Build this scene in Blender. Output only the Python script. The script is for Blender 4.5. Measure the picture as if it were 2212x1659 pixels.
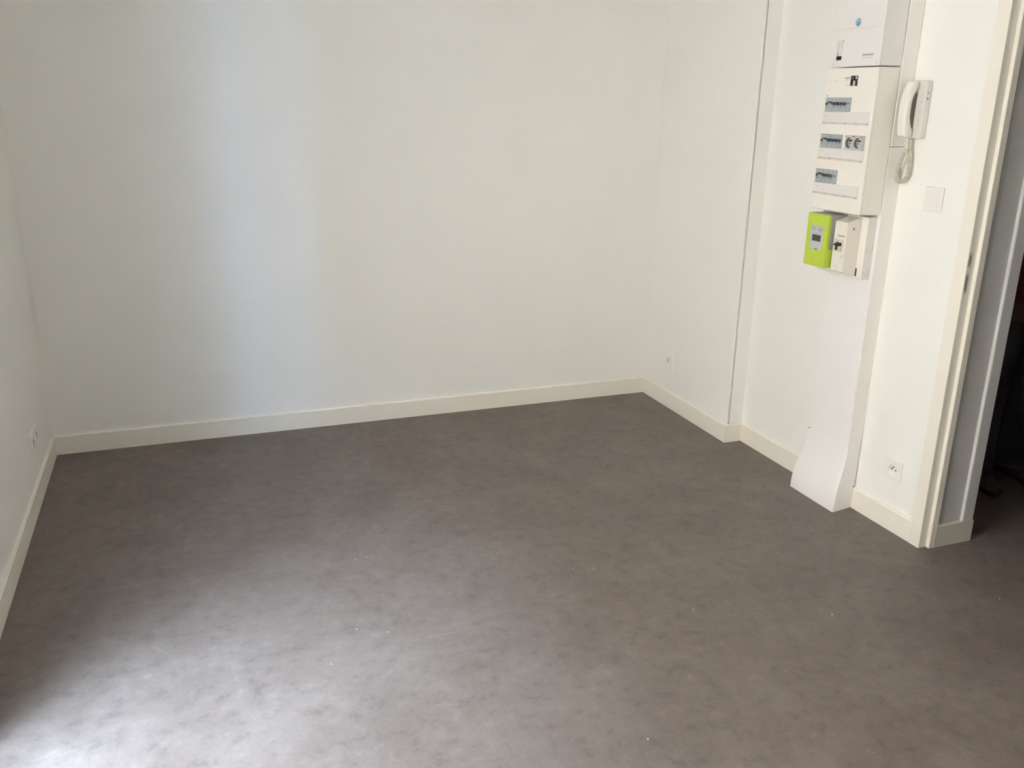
import bpy, bmesh, math, random
from mathutils import Vector, Matrix
random.seed(7)
PI = math.pi
for o in list(bpy.data.objects):
    bpy.data.objects.remove(o, do_unlink=True)
scene = bpy.context.scene
C = scene.collection

# ------------------------------------------------------------------ camera
F_PX, YAW, PITCH, ROLL = 1910.0, 0.358787, 0.310061, -0.0153726
cam_data = bpy.data.cameras.new('camera')
cam_data.sensor_fit = 'HORIZONTAL'
cam_data.sensor_width = 36.0
cam_data.lens = 36.0 * F_PX / 2212.0
cam_data.clip_start = 0.02
cam = bpy.data.objects.new('camera', cam_data)
C.objects.link(cam)
_fw = Vector((math.sin(YAW) * math.cos(PITCH), math.cos(YAW) * math.cos(PITCH), -math.sin(PITCH)))
_rt = Vector((math.cos(YAW), -math.sin(YAW), 0))
_dn = _fw.cross(_rt)
_r = math.cos(ROLL) * _rt + math.sin(ROLL) * _dn
_d = -math.sin(ROLL) * _rt + math.cos(ROLL) * _dn
_m = Matrix((( _r.x, -_d.x, -_fw.x, 0), (_r.y, -_d.y, -_fw.y, 0), (_r.z, -_d.z, -_fw.z, 1.48), (0, 0, 0, 1)))
cam.matrix_world = _m
scene.camera = cam

# ------------------------------------------------------------------ sky, added sky fill, exposure
world = bpy.data.worlds.new('sky')
scene.world = world
world.use_nodes = True
_bg = world.node_tree.nodes['Background']
_bg.inputs['Color'].default_value = (0.58, 0.715, 1.0, 1)
_bg.inputs['Strength'].default_value = 5.0
sky_fill_data = bpy.data.lights.new('sky_fill', 'SUN')      # added lamp: wide soft disc boosting the bluish skylight on the floor
sky_fill_data.energy = 2.4
sky_fill_data.angle = math.radians(28)
sky_fill_data.color = (0.60, 0.74, 1.0)
sky_fill = bpy.data.objects.new('sky_fill', sky_fill_data)
C.objects.link(sky_fill)
sky_fill.rotation_euler = Vector((0.40, 0.28, -0.87)).to_track_quat('-Z', 'Y').to_euler()
sky_fill.location = (-4, -3, 9)

scene.view_settings.view_transform = 'Standard'
scene.view_settings.look = 'None'
scene.view_settings.gamma = 1.0
scene.view_settings.use_curve_mapping = False
scene.view_settings.exposure = 3.35
scene.cycles.max_bounces = 14
scene.cycles.diffuse_bounces = 10
scene.cycles.glossy_bounces = 4
scene.cycles.transparent_max_bounces = 12
scene.cycles.sample_clamp_indirect = 8.0
scene.cycles.caustics_reflective = False
scene.cycles.caustics_refractive = False

# ------------------------------------------------------------------ materials
def srgb(r, g, b):
    f = lambda c: (c / 255 / 12.92) if c / 255 <= 0.04045 else ((c / 255 + 0.055) / 1.055) ** 2.4
    return (f(r), f(g), f(b), 1.0)

def mat(name, col, rough=0.6, vary=0.03, scale=6.0, bump=0.0, bump_scale=60.0, spec=0.5, metal=0.0):
    m = bpy.data.materials.new(name)
    m.use_nodes = True
    nt = m.node_tree
    b = nt.nodes['Principled BSDF']
    b.inputs['Roughness'].default_value = rough
    b.inputs['Metallic'].default_value = metal
    b.inputs['Specular IOR Level'].default_value = spec
    tc = nt.nodes.new('ShaderNodeTexCoord')
    n = nt.nodes.new('ShaderNodeTexNoise')
    n.inputs['Scale'].default_value = scale
    n.inputs['Detail'].default_value = 4
    nt.links.new(tc.outputs['Object'], n.inputs['Vector'])
    mix = nt.nodes.new('ShaderNodeMix')
    mix.data_type = 'RGBA'
    mix.inputs[6].default_value = tuple(c * (1 - vary) for c in col[:3]) + (1,)
    mix.inputs[7].default_value = tuple(min(1, c * (1 + vary)) for c in col[:3]) + (1,)
    nt.links.new(n.outputs['Fac'], mix.inputs[0])
    nt.links.new(mix.outputs[2], b.inputs['Base Color'])
    if bump > 0:
        n2 = nt.nodes.new('ShaderNodeTexNoise')
        n2.inputs['Scale'].default_value = bump_scale
        n2.inputs['Detail'].default_value = 3
        nt.links.new(tc.outputs['Object'], n2.inputs['Vector'])
        bp = nt.nodes.new('ShaderNodeBump')
        bp.inputs['Strength'].default_value = bump
        bp.inputs['Distance'].default_value = 0.002
        nt.links.new(n2.outputs['Fac'], bp.inputs['Height'])
        nt.links.new(bp.outputs['Normal'], b.inputs['Normal'])
    return m

M_wall = mat('wall_paint', (0.850, 0.840, 0.802, 1), 0.75, 0.012, 1.5, 0.10, 140)
M_ceil = mat('ceiling_paint', (0.88, 0.87, 0.85, 1), 0.9, 0.01)
M_trim = mat('trim_gloss_paint', (0.845, 0.805, 0.715, 1), 0.42, 0.015, 5, 0.04, 90)
M_frame = mat('door_frame_paint', (0.820, 0.780, 0.690, 1), 0.42, 0.015, 5)
M_pvc = mat('white_pvc', (0.865, 0.840, 0.835, 1), 0.40, 0.008)
M_side = mat('trunking_side_pvc', (0.850, 0.820, 0.780, 1), 0.45, 0.008)
M_box = mat('cream_plastic', (0.840, 0.800, 0.730, 1), 0.45, 0.008)
M_box_top = mat('white_plastic', (0.800, 0.775, 0.755, 1), 0.45, 0.008)
M_label = mat('label_cover_plastic', (0.760, 0.720, 0.690, 1), 0.30, 0.02, 30)
M_label_bar = mat('label_bar_plastic', (0.66, 0.62, 0.58, 1), 0.4, 0.03, 60)
M_module = mat('module_grey_plastic', (0.37, 0.41, 0.42, 1), 0.5, 0.03, 40)
M_toggle = mat('toggle_dark_grey', (0.085, 0.090, 0.098, 1), 0.45, 0.05, 80)
M_socket = mat('modular_socket_grey', (0.54, 0.53, 0.51, 1), 0.5, 0.02)
M_recess = mat('socket_recess_grey', (0.25, 0.235, 0.225, 1), 0.6, 0.03)
M_black = mat('black_plastic', (0.008, 0.007, 0.006, 1), 0.5, 0.05)
M_dark = mat('dark_print', (0.10, 0.095, 0.09, 1), 0.7, 0.05)
M_print = mat('grey_print', (0.42, 0.40, 0.38, 1), 0.7, 0.08, 90)
M_print_pale = mat('pale_grey_print', (0.60, 0.58, 0.55, 1), 0.7, 0.08, 90)
M_red = mat('red_print', (0.42, 0.13, 0.12, 1), 0.6, 0.05)
M_blue = mat('blue_sticker', (0.34, 0.50, 0.62, 1), 0.5, 0.05, 80)
M_blue_dk = mat('blue_sticker_ink', (0.12, 0.24, 0.36, 1), 0.5, 0.05, 80)
M_green = mat('lime_plastic', (0.500, 0.640, 0.060, 1), 0.42, 0.02, 20)
M_meter = mat('meter_grey_plastic', (0.42, 0.41, 0.38, 1), 0.5, 0.02)
M_face = mat('meter_face_film', (0.50, 0.51, 0.51, 1), 0.35, 0.02, 40)
M_lcd = mat('lcd_dark', (0.062, 0.066, 0.052, 1), 0.25, 0.05, 50)
M_breaker = mat('breaker_cream_plastic', (0.800, 0.765, 0.680, 1), 0.45, 0.01)
M_phone = mat('phone_white_plastic', (0.800, 0.765, 0.720, 1), 0.38, 0.01)
M_phone_b = mat('phone_base_plastic', (0.700, 0.670, 0.630, 1), 0.40, 0.01)
M_cord = mat('cord_plastic', (0.680, 0.640, 0.550, 1), 0.40, 0.01)
M_plate = mat('outlet_white_plastic', (0.840, 0.825, 0.805, 1), 0.30, 0.005)
M_hole = mat('contact_hole', (0.02, 0.018, 0.016, 1), 0.8, 0.05)
M_steel = mat('steel', (0.45, 0.43, 0.40, 1), 0.35, 0.04, 80, metal=1.0)
M_keeper = mat('painted_keeper_metal', (0.62, 0.58, 0.50, 1), 0.4, 0.03)
M_latch = mat('latch_recess_brown', (0.22, 0.19, 0.16, 1), 0.8, 0.05)
M_stone = mat('facade_render', (0.62, 0.46, 0.315, 1), 0.9, 0.05, 2)
M_pave = mat('street_paving', (0.22, 0.21, 0.20, 1), 0.9, 0.1, 3)
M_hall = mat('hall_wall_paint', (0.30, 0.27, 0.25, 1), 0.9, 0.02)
M_stub = mat('hall_return_shaded', (0.56, 0.55, 0.53, 1), 0.8, 0.012, 2)  # dim light past the doorway is put into this darker grey
M_stub_base = mat('hall_baseboard_shaded', (0.60, 0.57, 0.50, 1), 0.5, 0.012, 5)  # baseboard colour darkened too, carrying the same shade
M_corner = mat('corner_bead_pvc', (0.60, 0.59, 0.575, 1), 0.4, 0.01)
M_skin = mat('skin', (0.46, 0.27, 0.19, 1), 0.55, 0.04, 20)
M_hair = mat('hair', (0.03, 0.02, 0.015, 1), 0.6, 0.2, 60)
M_sweater = mat('maroon_knit', (0.090, 0.006, 0.015, 1), 0.9, 0.10, 60, 0.5, 200)
M_hem = mat('brown_rib_knit', (0.085, 0.040, 0.030, 1), 0.9, 0.10, 60, 0.5, 200)
M_jeans = mat('dark_denim', (0.030, 0.028, 0.034, 1), 0.9, 0.12, 40, 0.4, 300)
M_shoe = mat('brown_shoe_leather', (0.035, 0.025, 0.020, 1), 0.5, 0.1, 30)
M_eye = mat('eye_white', (0.7, 0.68, 0.65, 1), 0.3, 0.02)

def floor_material():
    m = bpy.data.materials.new('mottled_taupe_vinyl')
    m.use_nodes = True
    nt = m.node_tree
    L = nt.links.new
    b = nt.nodes['Principled BSDF']
    tc = nt.nodes.new('ShaderNodeTexCoord')
    def noise(scale, detail, rough, dist=0.0, sx=1, sy=1):
        mp = nt.nodes.new('ShaderNodeMapping')
        mp.inputs['Scale'].default_value = (sx, sy, 1)
        L(tc.outputs['Object'], mp.inputs['Vector'])
        n = nt.nodes.new('ShaderNodeTexNoise')
        n.inputs['Scale'].default_value = scale
        n.inputs['Detail'].default_value = detail
        n.inputs['Roughness'].default_value = rough
        n.inputs['Distortion'].default_value = dist
        L(mp.outputs['Vector'], n.inputs['Vector'])
        return n.outputs['Fac']
    def ramp(src, stops):
        r = nt.nodes.new('ShaderNodeValToRGB')
        e = r.color_ramp.elements
        while len(e) < len(stops):
            e.new(0.5)
        for k, (p, c) in enumerate(stops):
            e[k].position = p
            e[k].color = c
        L(src, r.inputs['Fac'])
        return r.outputs['Color']
    def mixc(kind, fac, a, bb):
        x = nt.nodes.new('ShaderNodeMix')
        x.data_type = 'RGBA'
        x.blend_type = kind
        if isinstance(fac, float):
            x.inputs[0].default_value = fac
        else:
            L(fac, x.inputs[0])
        for s, v in ((6, a), (7, bb)):
            if isinstance(v, tuple):
                x.inputs[s].default_value = v
            else:
                L(v, x.inputs[s])
        return x.outputs[2]
    g = lambda v: (v, v, v, 1)
    big = noise(4.2, 5, 0.60, 0.25)
    mid = noise(21, 7, 0.66, 0.15)
    fine = noise(75, 5, 0.72, 0.1)
    base = ramp(big, [(0.36, (0.158, 0.129, 0.110, 1)), (0.64, (0.188, 0.157, 0.136, 1))])
    cloud = ramp(mid, [(0.36, g(0.80)), (0.45, g(0.97)), (0.55, g(1.03)), (0.66, g(1.17))])
    col = mixc('MULTIPLY', 1.0, base, cloud)
    grain = ramp(fine, [(0.30, g(0.90)), (0.55, g(1.0)), (0.75, g(1.07))])
    col = mixc('MULTIPLY', 1.0, col, grain)
    # small dark fleks of the vinyl print and pale dry scuffs
    flek = ramp(noise(38, 4, 0.65, 0.1), [(0.27, g(1.0)), (0.33, g(0.0))])
    col = mixc('MIX', mixc('MULTIPLY', 1.0, flek, g(0.45)), col, (0.105, 0.095, 0.092, 1))
    sc = ramp(noise(13, 8, 0.75, 0.3), [(0.62, g(0.0)), (0.74, g(1.0))])
    col = mixc('MIX', mixc('MULTIPLY', 1.0, sc, g(0.35)), col, (0.36, 0.34, 0.32, 1))
    sp = ramp(noise(170, 1, 0.4), [(0.83, g(0.0)), (0.85, g(1.0))])
    col = mixc('MIX', sp, col, (0.62, 0.60, 0.57, 1))
    L(col, b.inputs['Base Color'])
    rr = nt.nodes.new('ShaderNodeMapRange')
    rr.inputs['To Min'].default_value = 0.46
    rr.inputs['To Max'].default_value = 0.62
    L(mid, rr.inputs['Value'])
    L(rr.outputs['Result'], b.inputs['Roughness'])
    b.inputs['Specular IOR Level'].default_value = 0.45
    bp = nt.nodes.new('ShaderNodeBump')
    bp.inputs['Strength'].default_value = 0.12
    bp.inputs['Distance'].default_value = 0.002
    L(fine, bp.inputs['Height'])
    L(bp.outputs['Normal'], b.inputs['Normal'])
    return m
M_floor = floor_material()

def glass_material():
    m = bpy.data.materials.new('window_glass')
    m.use_nodes = True
    nt = m.node_tree
    nt.nodes.clear()
    out = nt.nodes.new('ShaderNodeOutputMaterial')
    mx = nt.nodes.new('ShaderNodeMixShader')
    tr = nt.nodes.new('ShaderNodeBsdfTransparent')
    gl = nt.nodes.new('ShaderNodeBsdfGlossy')
    tr.inputs['Color'].default_value = (0.93, 0.96, 0.95, 1)
    gl.inputs['Roughness'].default_value = 0.02
    lw = nt.nodes.new('ShaderNodeLayerWeight')
    pw = nt.nodes.new('ShaderNodeMath'); pw.operation = 'POWER'; pw.inputs[1].default_value = 4.0
    ml = nt.nodes.new('ShaderNodeMath'); ml.operation = 'MULTIPLY_ADD'; ml.inputs[1].default_value = 0.6; ml.inputs[2].default_value = 0.03
    nt.links.new(lw.outputs['Facing'], pw.inputs[0])
    nt.links.new(pw.outputs[0], ml.inputs[0])
    nt.links.new(ml.outputs[0], mx.inputs['Fac'])
    nt.links.new(tr.outputs['BSDF'], mx.inputs[1])
    nt.links.new(gl.outputs['BSDF'], mx.inputs[2])
    nt.links.new(mx.outputs['Shader'], out.inputs['Surface'])
    return m
M_glass = glass_material()

# ------------------------------------------------------------------ mesh helpers
def new_bm():
    return bmesh.new()

def box(bm, x0, x1, y0, y1, z0, z1, bev=0.0, seg=2):
    ret = bmesh.ops.create_cube(bm, size=1.0)
    vs = ret['verts']
    for v in vs:
        v.co = Vector(((x0 + x1) / 2 + v.co.x * (x1 - x0), (y0 + y1) / 2 + v.co.y * (y1 - y0), (z0 + z1) / 2 + v.co.z * (z1 - z0)))
    if bev > 0:
        es = list({e for v in vs for e in v.link_edges})
        bmesh.ops.bevel(bm, geom=es, offset=bev, segments=seg, profile=0.6, affect='EDGES')
    return bm

def cyl(bm, c, axis, r, depth, n=20, r2=None):
    q = Vector(axis).normalized().to_track_quat('Z', 'Y').to_matrix().to_4x4()
    bmesh.ops.create_cone(bm, cap_ends=True, segments=n, radius1=r, radius2=r if r2 is None else r2, depth=depth,
                          matrix=Matrix.Translation(Vector(c)) @ q)
    return bm

def prism(bm, pts, axis, a0, a1):
    """extrude a closed outline; axis 'y': pts are (x,z), axis 'z': pts are (x,y), axis 'x': pts are (y,z)"""
    def P(p, a):
        if axis == 'y': return (p[0], a, p[1])
        if axis == 'z': return (p[0], p[1], a)
        return (a, p[0], p[1])
    lo = [bm.verts.new(P(p, a0)) for p in pts]
    hi = [bm.verts.new(P(p, a1)) for p in pts]
    n = len(pts)
    bm.faces.new(lo)
    bm.faces.new(hi[::-1])
    for i in range(n):
        bm.faces.new((lo[i], hi[i], hi[(i + 1) % n], lo[(i + 1) % n]))
    bmesh.ops.recalc_face_normals(bm, faces=bm.faces[:])
    return bm

def loft(bm, rings, cap=True):
    """rings: list of equal-length lists of points"""
    vr = [[bm.verts.new(p) for p in r] for r in rings]
    n = len(vr[0])
    for a, b in zip(vr, vr[1:]):
        for i in range(n):
            bm.faces.new((a[i], a[(i + 1) % n], b[(i + 1) % n], b[i]))
    if cap:
        bm.faces.new(vr[0][::-1])
        bm.faces.new(vr[-1])
    bmesh.ops.recalc_face_normals(bm, faces=bm.faces[:])
    return bm

def tube(bm, pts, r, n=6):
    pts = [Vector(p) for p in pts]
    rings = []
    up = Vector((0.3, 0.2, 1)).normalized()
    for i, p in enumerate(pts):
        t = (pts[min(i + 1, len(pts) - 1)] - pts[max(i - 1, 0)]).normalized()
        a = t.cross(up)
        if a.length < 1e-4:
            a = t.cross(Vector((1, 0, 0)))
        a.normalize()
        b = t.cross(a)
        rings.append([p + r * (math.cos(2 * PI * k / n) * a + math.sin(2 * PI * k / n) * b) for k in range(n)])
    return loft(bm, rings)

def obj(name, bm, m, parent=None, smooth=False):
    me = bpy.data.meshes.new(name)
    root = Vector((0, 0, 0))
    p = parent
    while p is not None:
        root += p.location
        p = p.parent
    if root.length > 0:
        bmesh.ops.translate(bm, verts=bm.verts[:], vec=-root)
    bm.to_mesh(me)
    bm.free()
    me.materials.append(m)
    if smooth:
        for f in me.polygons:
            f.use_smooth = True
        try:
            me.set_sharp_from_angle(angle=math.radians(smooth if smooth is not True else 40))
        except Exception:
            pass
    o = bpy.data.objects.new(name, me)
    C.objects.link(o)
    if parent is not None:
        o.parent = parent
    return o

def tag(o, label=None, cat=None, group=None, kind=None):
    if label: o['label'] = label
    if cat: o['category'] = cat
    if group: o['group'] = group
    if kind: o['kind'] = kind
    return o

def thing(name, label, cat, loc, group=None):
    o = bpy.data.objects.new(name, None)
    o.empty_display_size = 0.05
    C.objects.link(o)
    o.location = loc
    return tag(o, label, cat, group)

def struct(name, bm, m, label, cat='structure', parent=None, smooth=False):
    o = obj(name, bm, m, parent, smooth)
    if parent is None:
        tag(o, label, cat, None, 'structure')
    return o

# ------------------------------------------------------------------ room shell
XL, XR1, XR2 = -0.603, 2.255, 2.341          # left wall, right wall far / near plane
YB, YS, YD, YF = 3.992, 3.216, 2.111, -0.80  # back wall, step, door jamb, front wall
YD0 = 1.285                                  # other door jamb
ZC = 2.55
XO = XL                                       # the left wall holds a french window
WINDOWS = ((0.66, 1.98),)
WZ, T = 2.45, 0.28
HX, HY0, HY1 = 4.30, 0.60, 4.10              # hall beyond the doorway

bm = new_bm()
bmesh.ops.create_grid(bm, x_segments=1, y_segments=1, size=0.5)
for v in bm.verts:
    v.co = Vector((XO - T + (v.co.x + .5) * (HX + 0.2 - XO + T), YF - 0.1 + (v.co.y + .5) * (HY1 + 0.2 - YF), 0))
struct('floor', bm, M_floor, 'mottled taupe grey vinyl floor running through the room and hall', 'floor')
struct('ceiling', box(new_bm(), XO - T - 0.05, HX + 0.2, YF - 0.1, HY1 + 0.2, ZC, ZC + 0.2), M_ceil, 'plain white ceiling above the empty room', 'ceiling')
struct('wall_back', box(new_bm(), XL - T, XR2 + 0.07, YB, YB + 0.1, 0, ZC), M_wall, 'wide off-white painted wall at the far end of the room', 'wall')
struct('wall_front', box(new_bm(), XO - T, XR2 + 0.07, YF - 0.1, YF, 0, ZC), M_wall, 'off-white painted wall opposite the wide back wall', 'wall')
bm = new_bm()
ys = [YB] + [y for w in WINDOWS for y in (w[1], w[0])] + [YF]
for a, b in zip(ys[0::2], ys[1::2]):
    box(bm, XO - T, XO, b, a, 0, ZC)
for w in WINDOWS:
    box(bm, XO - T, XO, w[0], w[1], WZ, ZC)
struct('wall_left', bm, M_wall, 'off-white painted side wall with the a french window', 'wall')
bm = new_bm()
box(bm, XR1, XR1 + 0.009, YS - 0.003, YB, 0, ZC, 0.003)      # lining board whose edge leaves a groove
box(bm, XR1 + 0.009, XR1 + 0.019, YS + 0.008, YB, 0, ZC)
box(bm, XR1 + 0.019, XR2 + 0.06, YS, YB, 0, ZC)
struct('wall_right', bm, M_wall, 'far stretch of the right wall that stands forward with a stepped edge', 'wall')
bm = new_bm()
box(bm, XR2, XR2 + 0.058, YD + 0.047, YS, 0, ZC)
box(bm, XR2, XR2 + 0.058, YF, YD0 - 0.047, 0, ZC)
box(bm, XR2, XR2 + 0.058, YD0 - 0.047, YD + 0.047, 2.09, ZC)
struct('wall_right.001', bm, M_wall, 'set-back stretch of the right wall holding the panel and doorway', 'wall')

# baseboards: front face 11 mm proud, rounded upper edge
BT, BH = 0.0115, 0.084
def base_profile(sgn, w):
    return [(w, 0), (w + sgn * BT, 0), (w + sgn * BT, BH - 0.004), (w + sgn * (BT - 0.0035), BH), (w, BH)]
def base_y(name, xw, sgn, y0, y1, label):
    return struct(name, prism(new_bm(), base_profile(sgn, xw), 'y', y0, y1), M_trim, label, 'baseboard')
def base_x(name, yw, sgn, x0, x1, label):
    pr = [(p[0], p[1]) for p in base_profile(sgn, yw)]
    return struct(name, prism(new_bm(), pr, 'x', x0, x1), M_trim, label, 'baseboard')
base_x('baseboard_back', YB, -1, XL, XR1, 'cream baseboard along the foot of the wide back wall')
base_y('baseboard_left', XL, 1, WINDOWS[0][1] + 0.02, YB, 'cream baseboard along the foot of the left wall')
base_y('baseboard_right', XR1, -1, YS - 0.003, YB, 'cream baseboard from the far right corner to the wall step')
base_x('baseboard_step', YS - 0.003, -1, XR1 - BT, XR2 - BT, 'short cream baseboard across the step in the right wall')
base_y('baseboard_right.001', XR2, -1, 2.69, YS, 'cream baseboard between the wall step and the white trunking')
base_y('baseboard_right.002', XR2, -1, YD + 0.047, 2.461, 'cream baseboard between the white trunking and the door frame')
# doorway: frame with rebate, casing, latch keepers
door = thing('door_1', 'cream painted door frame of the open doorway in the right wall', 'door frame', (XR2, YD, 0))
door['kind'] = 'structure'
XC = 2.327   # casing face
bm = new_bm()
box(bm, XC, XC + 0.034, YD, YD + 0.05, 0, 2.04, 0.0015, 1)
box(bm, XC + 0.034, XC + 0.060, YD - 0.0135, YD + 0.046, 0, 2.04, 0.0015, 1)
obj('jamb', bm, M_frame, door)
bm = new_bm()
box(bm, XC, XC + 0.034, YD0 - 0.05, YD0, 0, 2.04, 0.0015, 1)
box(bm, XC + 0.034, XC + 0.060, YD0 - 0.046, YD0 + 0.0135, 0, 2.04, 0.0015, 1)
obj('jamb', bm, M_frame, door)
bm = new_bm()
box(bm, XC, XC + 0.034, YD0 - 0.05, YD + 0.05, 2.04, 2.09, 0.0015, 1)
box(bm, XC + 0.034, XC + 0.060, YD0, YD, 2.026, 2.088, 0.0015, 1)
obj('head', bm, M_frame, door)
for z0, z1 in ((1.004, 1.034), (0.922, 0.968)):
    k = obj('strike_plate', box(new_bm(), 2.3275, 2.3435, YD - 0.0012, YD + 0.001, z0 - 0.008, z1 + 0.008, 0.0004, 1), M_keeper, door)
    obj('latch_hole', box(new_bm(), 2.3325, 2.3375, YD - 0.0018, YD + 0.001, z0, z1), M_latch, k)

# hall beyond the doorway
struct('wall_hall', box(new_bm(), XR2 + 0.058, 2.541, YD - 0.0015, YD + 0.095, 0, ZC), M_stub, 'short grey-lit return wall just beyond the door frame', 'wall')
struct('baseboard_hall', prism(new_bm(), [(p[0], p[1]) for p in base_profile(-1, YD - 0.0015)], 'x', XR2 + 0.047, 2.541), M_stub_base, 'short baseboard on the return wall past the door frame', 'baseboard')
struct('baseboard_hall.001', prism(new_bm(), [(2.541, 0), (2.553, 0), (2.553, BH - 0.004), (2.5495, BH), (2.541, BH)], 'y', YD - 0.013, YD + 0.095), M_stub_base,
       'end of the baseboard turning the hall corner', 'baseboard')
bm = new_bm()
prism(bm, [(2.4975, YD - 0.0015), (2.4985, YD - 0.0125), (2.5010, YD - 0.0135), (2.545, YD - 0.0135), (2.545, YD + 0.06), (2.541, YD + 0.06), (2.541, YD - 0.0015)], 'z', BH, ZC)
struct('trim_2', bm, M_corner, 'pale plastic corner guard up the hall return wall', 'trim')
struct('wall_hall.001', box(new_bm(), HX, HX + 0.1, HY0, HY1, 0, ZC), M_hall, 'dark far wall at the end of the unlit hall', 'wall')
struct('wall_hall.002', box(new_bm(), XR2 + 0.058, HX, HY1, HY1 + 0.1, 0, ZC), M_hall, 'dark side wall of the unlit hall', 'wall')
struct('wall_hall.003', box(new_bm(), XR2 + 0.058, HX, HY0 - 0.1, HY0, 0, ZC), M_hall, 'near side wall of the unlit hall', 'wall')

# a french window in the left wall (they stand outside the picture and light the room)
for wi, (WY0, WY1) in enumerate(WINDOWS):
    win = thing('window_%d' % (wi + 1), 'white french window in the left wall', 'window',
                (XO - 0.17, (WY0 + WY1) / 2, 0))
    win['kind'] = 'structure'
    XW = XO - 0.17
    bm = new_bm()
    box(bm, XW - 0.03, XW + 0.03, WY0, WY0 + 0.05, 0, WZ)
    box(bm, XW - 0.03, XW + 0.03, WY1 - 0.05, WY1, 0, WZ)
    box(bm, XW - 0.03, XW + 0.03, WY0 + 0.05, WY1 - 0.05, WZ - 0.05, WZ)
    box(bm, XW - 0.03, XW + 0.03, WY0 + 0.05, WY1 - 0.05, 0, 0.03)
    obj('window_frame', bm, M_plate, win)
    ym = (WY0 + WY1) / 2
    for a, b in ((WY0 + 0.052, ym - 0.002), (ym + 0.002, WY1 - 0.052)):
        bm = new_bm()
        box(bm, XW - 0.022, XW + 0.022, a, a + 0.06, 0.032, WZ - 0.052)
        box(bm, XW - 0.022, XW + 0.022, b - 0.06, b, 0.032, WZ - 0.052)
        box(bm, XW - 0.022, XW + 0.022, a + 0.06, b - 0.06, WZ - 0.112, WZ - 0.052)
        box(bm, XW - 0.022, XW + 0.022, a + 0.06, b - 0.06, 0.032, 0.15)
        sash = obj('casement', bm, M_plate, win)
        obj('pane', box(new_bm(), XW - 0.002, XW + 0.002, a + 0.055, b - 0.055, 0.145, WZ - 0.107), M_glass, sash)

# what stands outside: the house across the narrow street and the street itself
struct('wall_outside', box(new_bm(), -7.9, -7.5, -14, 16, -3.2, 10.0), M_stone, 'pale rendered house front across the street', 'wall')
struct('ground_outside', box(new_bm(), -7.5, XO - T - 0.02, -14, 16, -3.4, -3.2), M_pave, 'grey street paving below the window', 'ground')

# ------------------------------------------------------------------ cable trunking column
YT0, YT1, XT = 2.461, 2.690, 2.279
tr = thing('cable_trunking', 'tall white plastic cable trunking column standing against the right wall', 'trunking', (XR2, 2.576, 0))
bm = new_bm()
prism(bm, [(XT + 0.0015, 0.0), (XR2 - 0.0125, 0.0), (XR2 - 0.0125, 0.088), (XR2 - 0.0065, 0.09), (XR2 - 0.0050, 0.22), (XR2 - 0.0008, 0.36), (XR2 - 0.0008, 1.3487), (XT + 0.0015, 1.3487)], 'y', YT0, YT1)
obj('side_channel', bm, M_side, tr)
obj('side_channel', box(new_bm(), XT + 0.0015, XR2 - 0.0008, YT0, YT1, 1.3503, ZC - 0.001, 0.0015, 1), M_side, tr)
obj('front_cover', box(new_bm(), XT, XT + 0.004, YT0 + 0.007, YT1 - 0.004, 0.246, 0.905, 0.001, 1), M_pvc, tr)
obj('front_cover', box(new_bm(), XT, XT + 0.004, YT0 + 0.007, YT1 - 0.004, 0.905, ZC - 0.001, 0.001, 1), M_pvc, tr)
# flared foot: front swells out to the floor, sides widen a little
prof = [(0.262, XT - 0.000, 0.000), (0.246, XT - 0.001, 0.0005), (0.225, XT - 0.004, 0.001), (0.20, XT - 0.008, 0.002), (0.175, XT - 0.013, 0.003), (0.15, XT - 0.020, 0.005),
        (0.125, XT - 0.028, 0.008), (0.10, XT - 0.036, 0.011), (0.075, XT - 0.042, 0.0135), (0.05, XT - 0.0455, 0.015), (0.025, XT - 0.047, 0.0155), (0.0, XT - 0.0475, 0.0155)]
rings = []
for z, x, w in prof:
    c = 0.007
    y0, y1 = YT0 - w, YT1 + w
    ring = [(XR2 - 0.013, y0 + w, z), (x + c, y0, z)]
    for k in range(1, 6):
        a = k / 6 * PI / 2
        ring.append((x + c - c * math.sin(a), y0 + c - c * math.cos(a), z))
    ring.append((x, y0 + c, z))
    ring.append((x, y1 - c, z))
    for k in range(1, 6):
        a = k / 6 * PI / 2
        ring.append((x + c - c * math.cos(a), y1 - c + c * math.sin(a), z))
    ring += [(x + c, y1, z), (XR2 - 0.013, y1 - w, z)]
    rings.append(ring)
ft = obj('foot', loft(new_bm(), rings), M_pvc, tr, 50)
ft['label'] = 'flared foot of the trunking column'
obj('screw', cyl(new_bm(), (XT - 0.002, 2.684, 0.256), (1, 0, 0), 0.0022, 0.004, 8), M_dark, tr)

# ------------------------------------------------------------------ cabinets on the trunking
XP = 2.187
up = thing('junction_cabinet', 'upper white cabinet with round blue sticker, above the breaker panel', 'cabinet', (XT, 2.575, 1.607))
UY0, UY1 = 2.462, 2.694
obj('housing', box(new_bm(), XP + 0.003, XT - 0.0008, UY0 + 0.0008, UY1 - 0.0008, 1.6075, 2.25, 0.002, 1), M_box_top, up)
obj('lower_cover', box(new_bm(), XP, XP + 0.006, UY0, UY1, 1.607, 1.7275, 0.0018, 2), M_box_top, up)
obj('upper_cover', box(new_bm(), XP, XP + 0.006, UY0, UY1, 1.7292, 2.25, 0.0018, 2), M_box_top, up)
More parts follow.
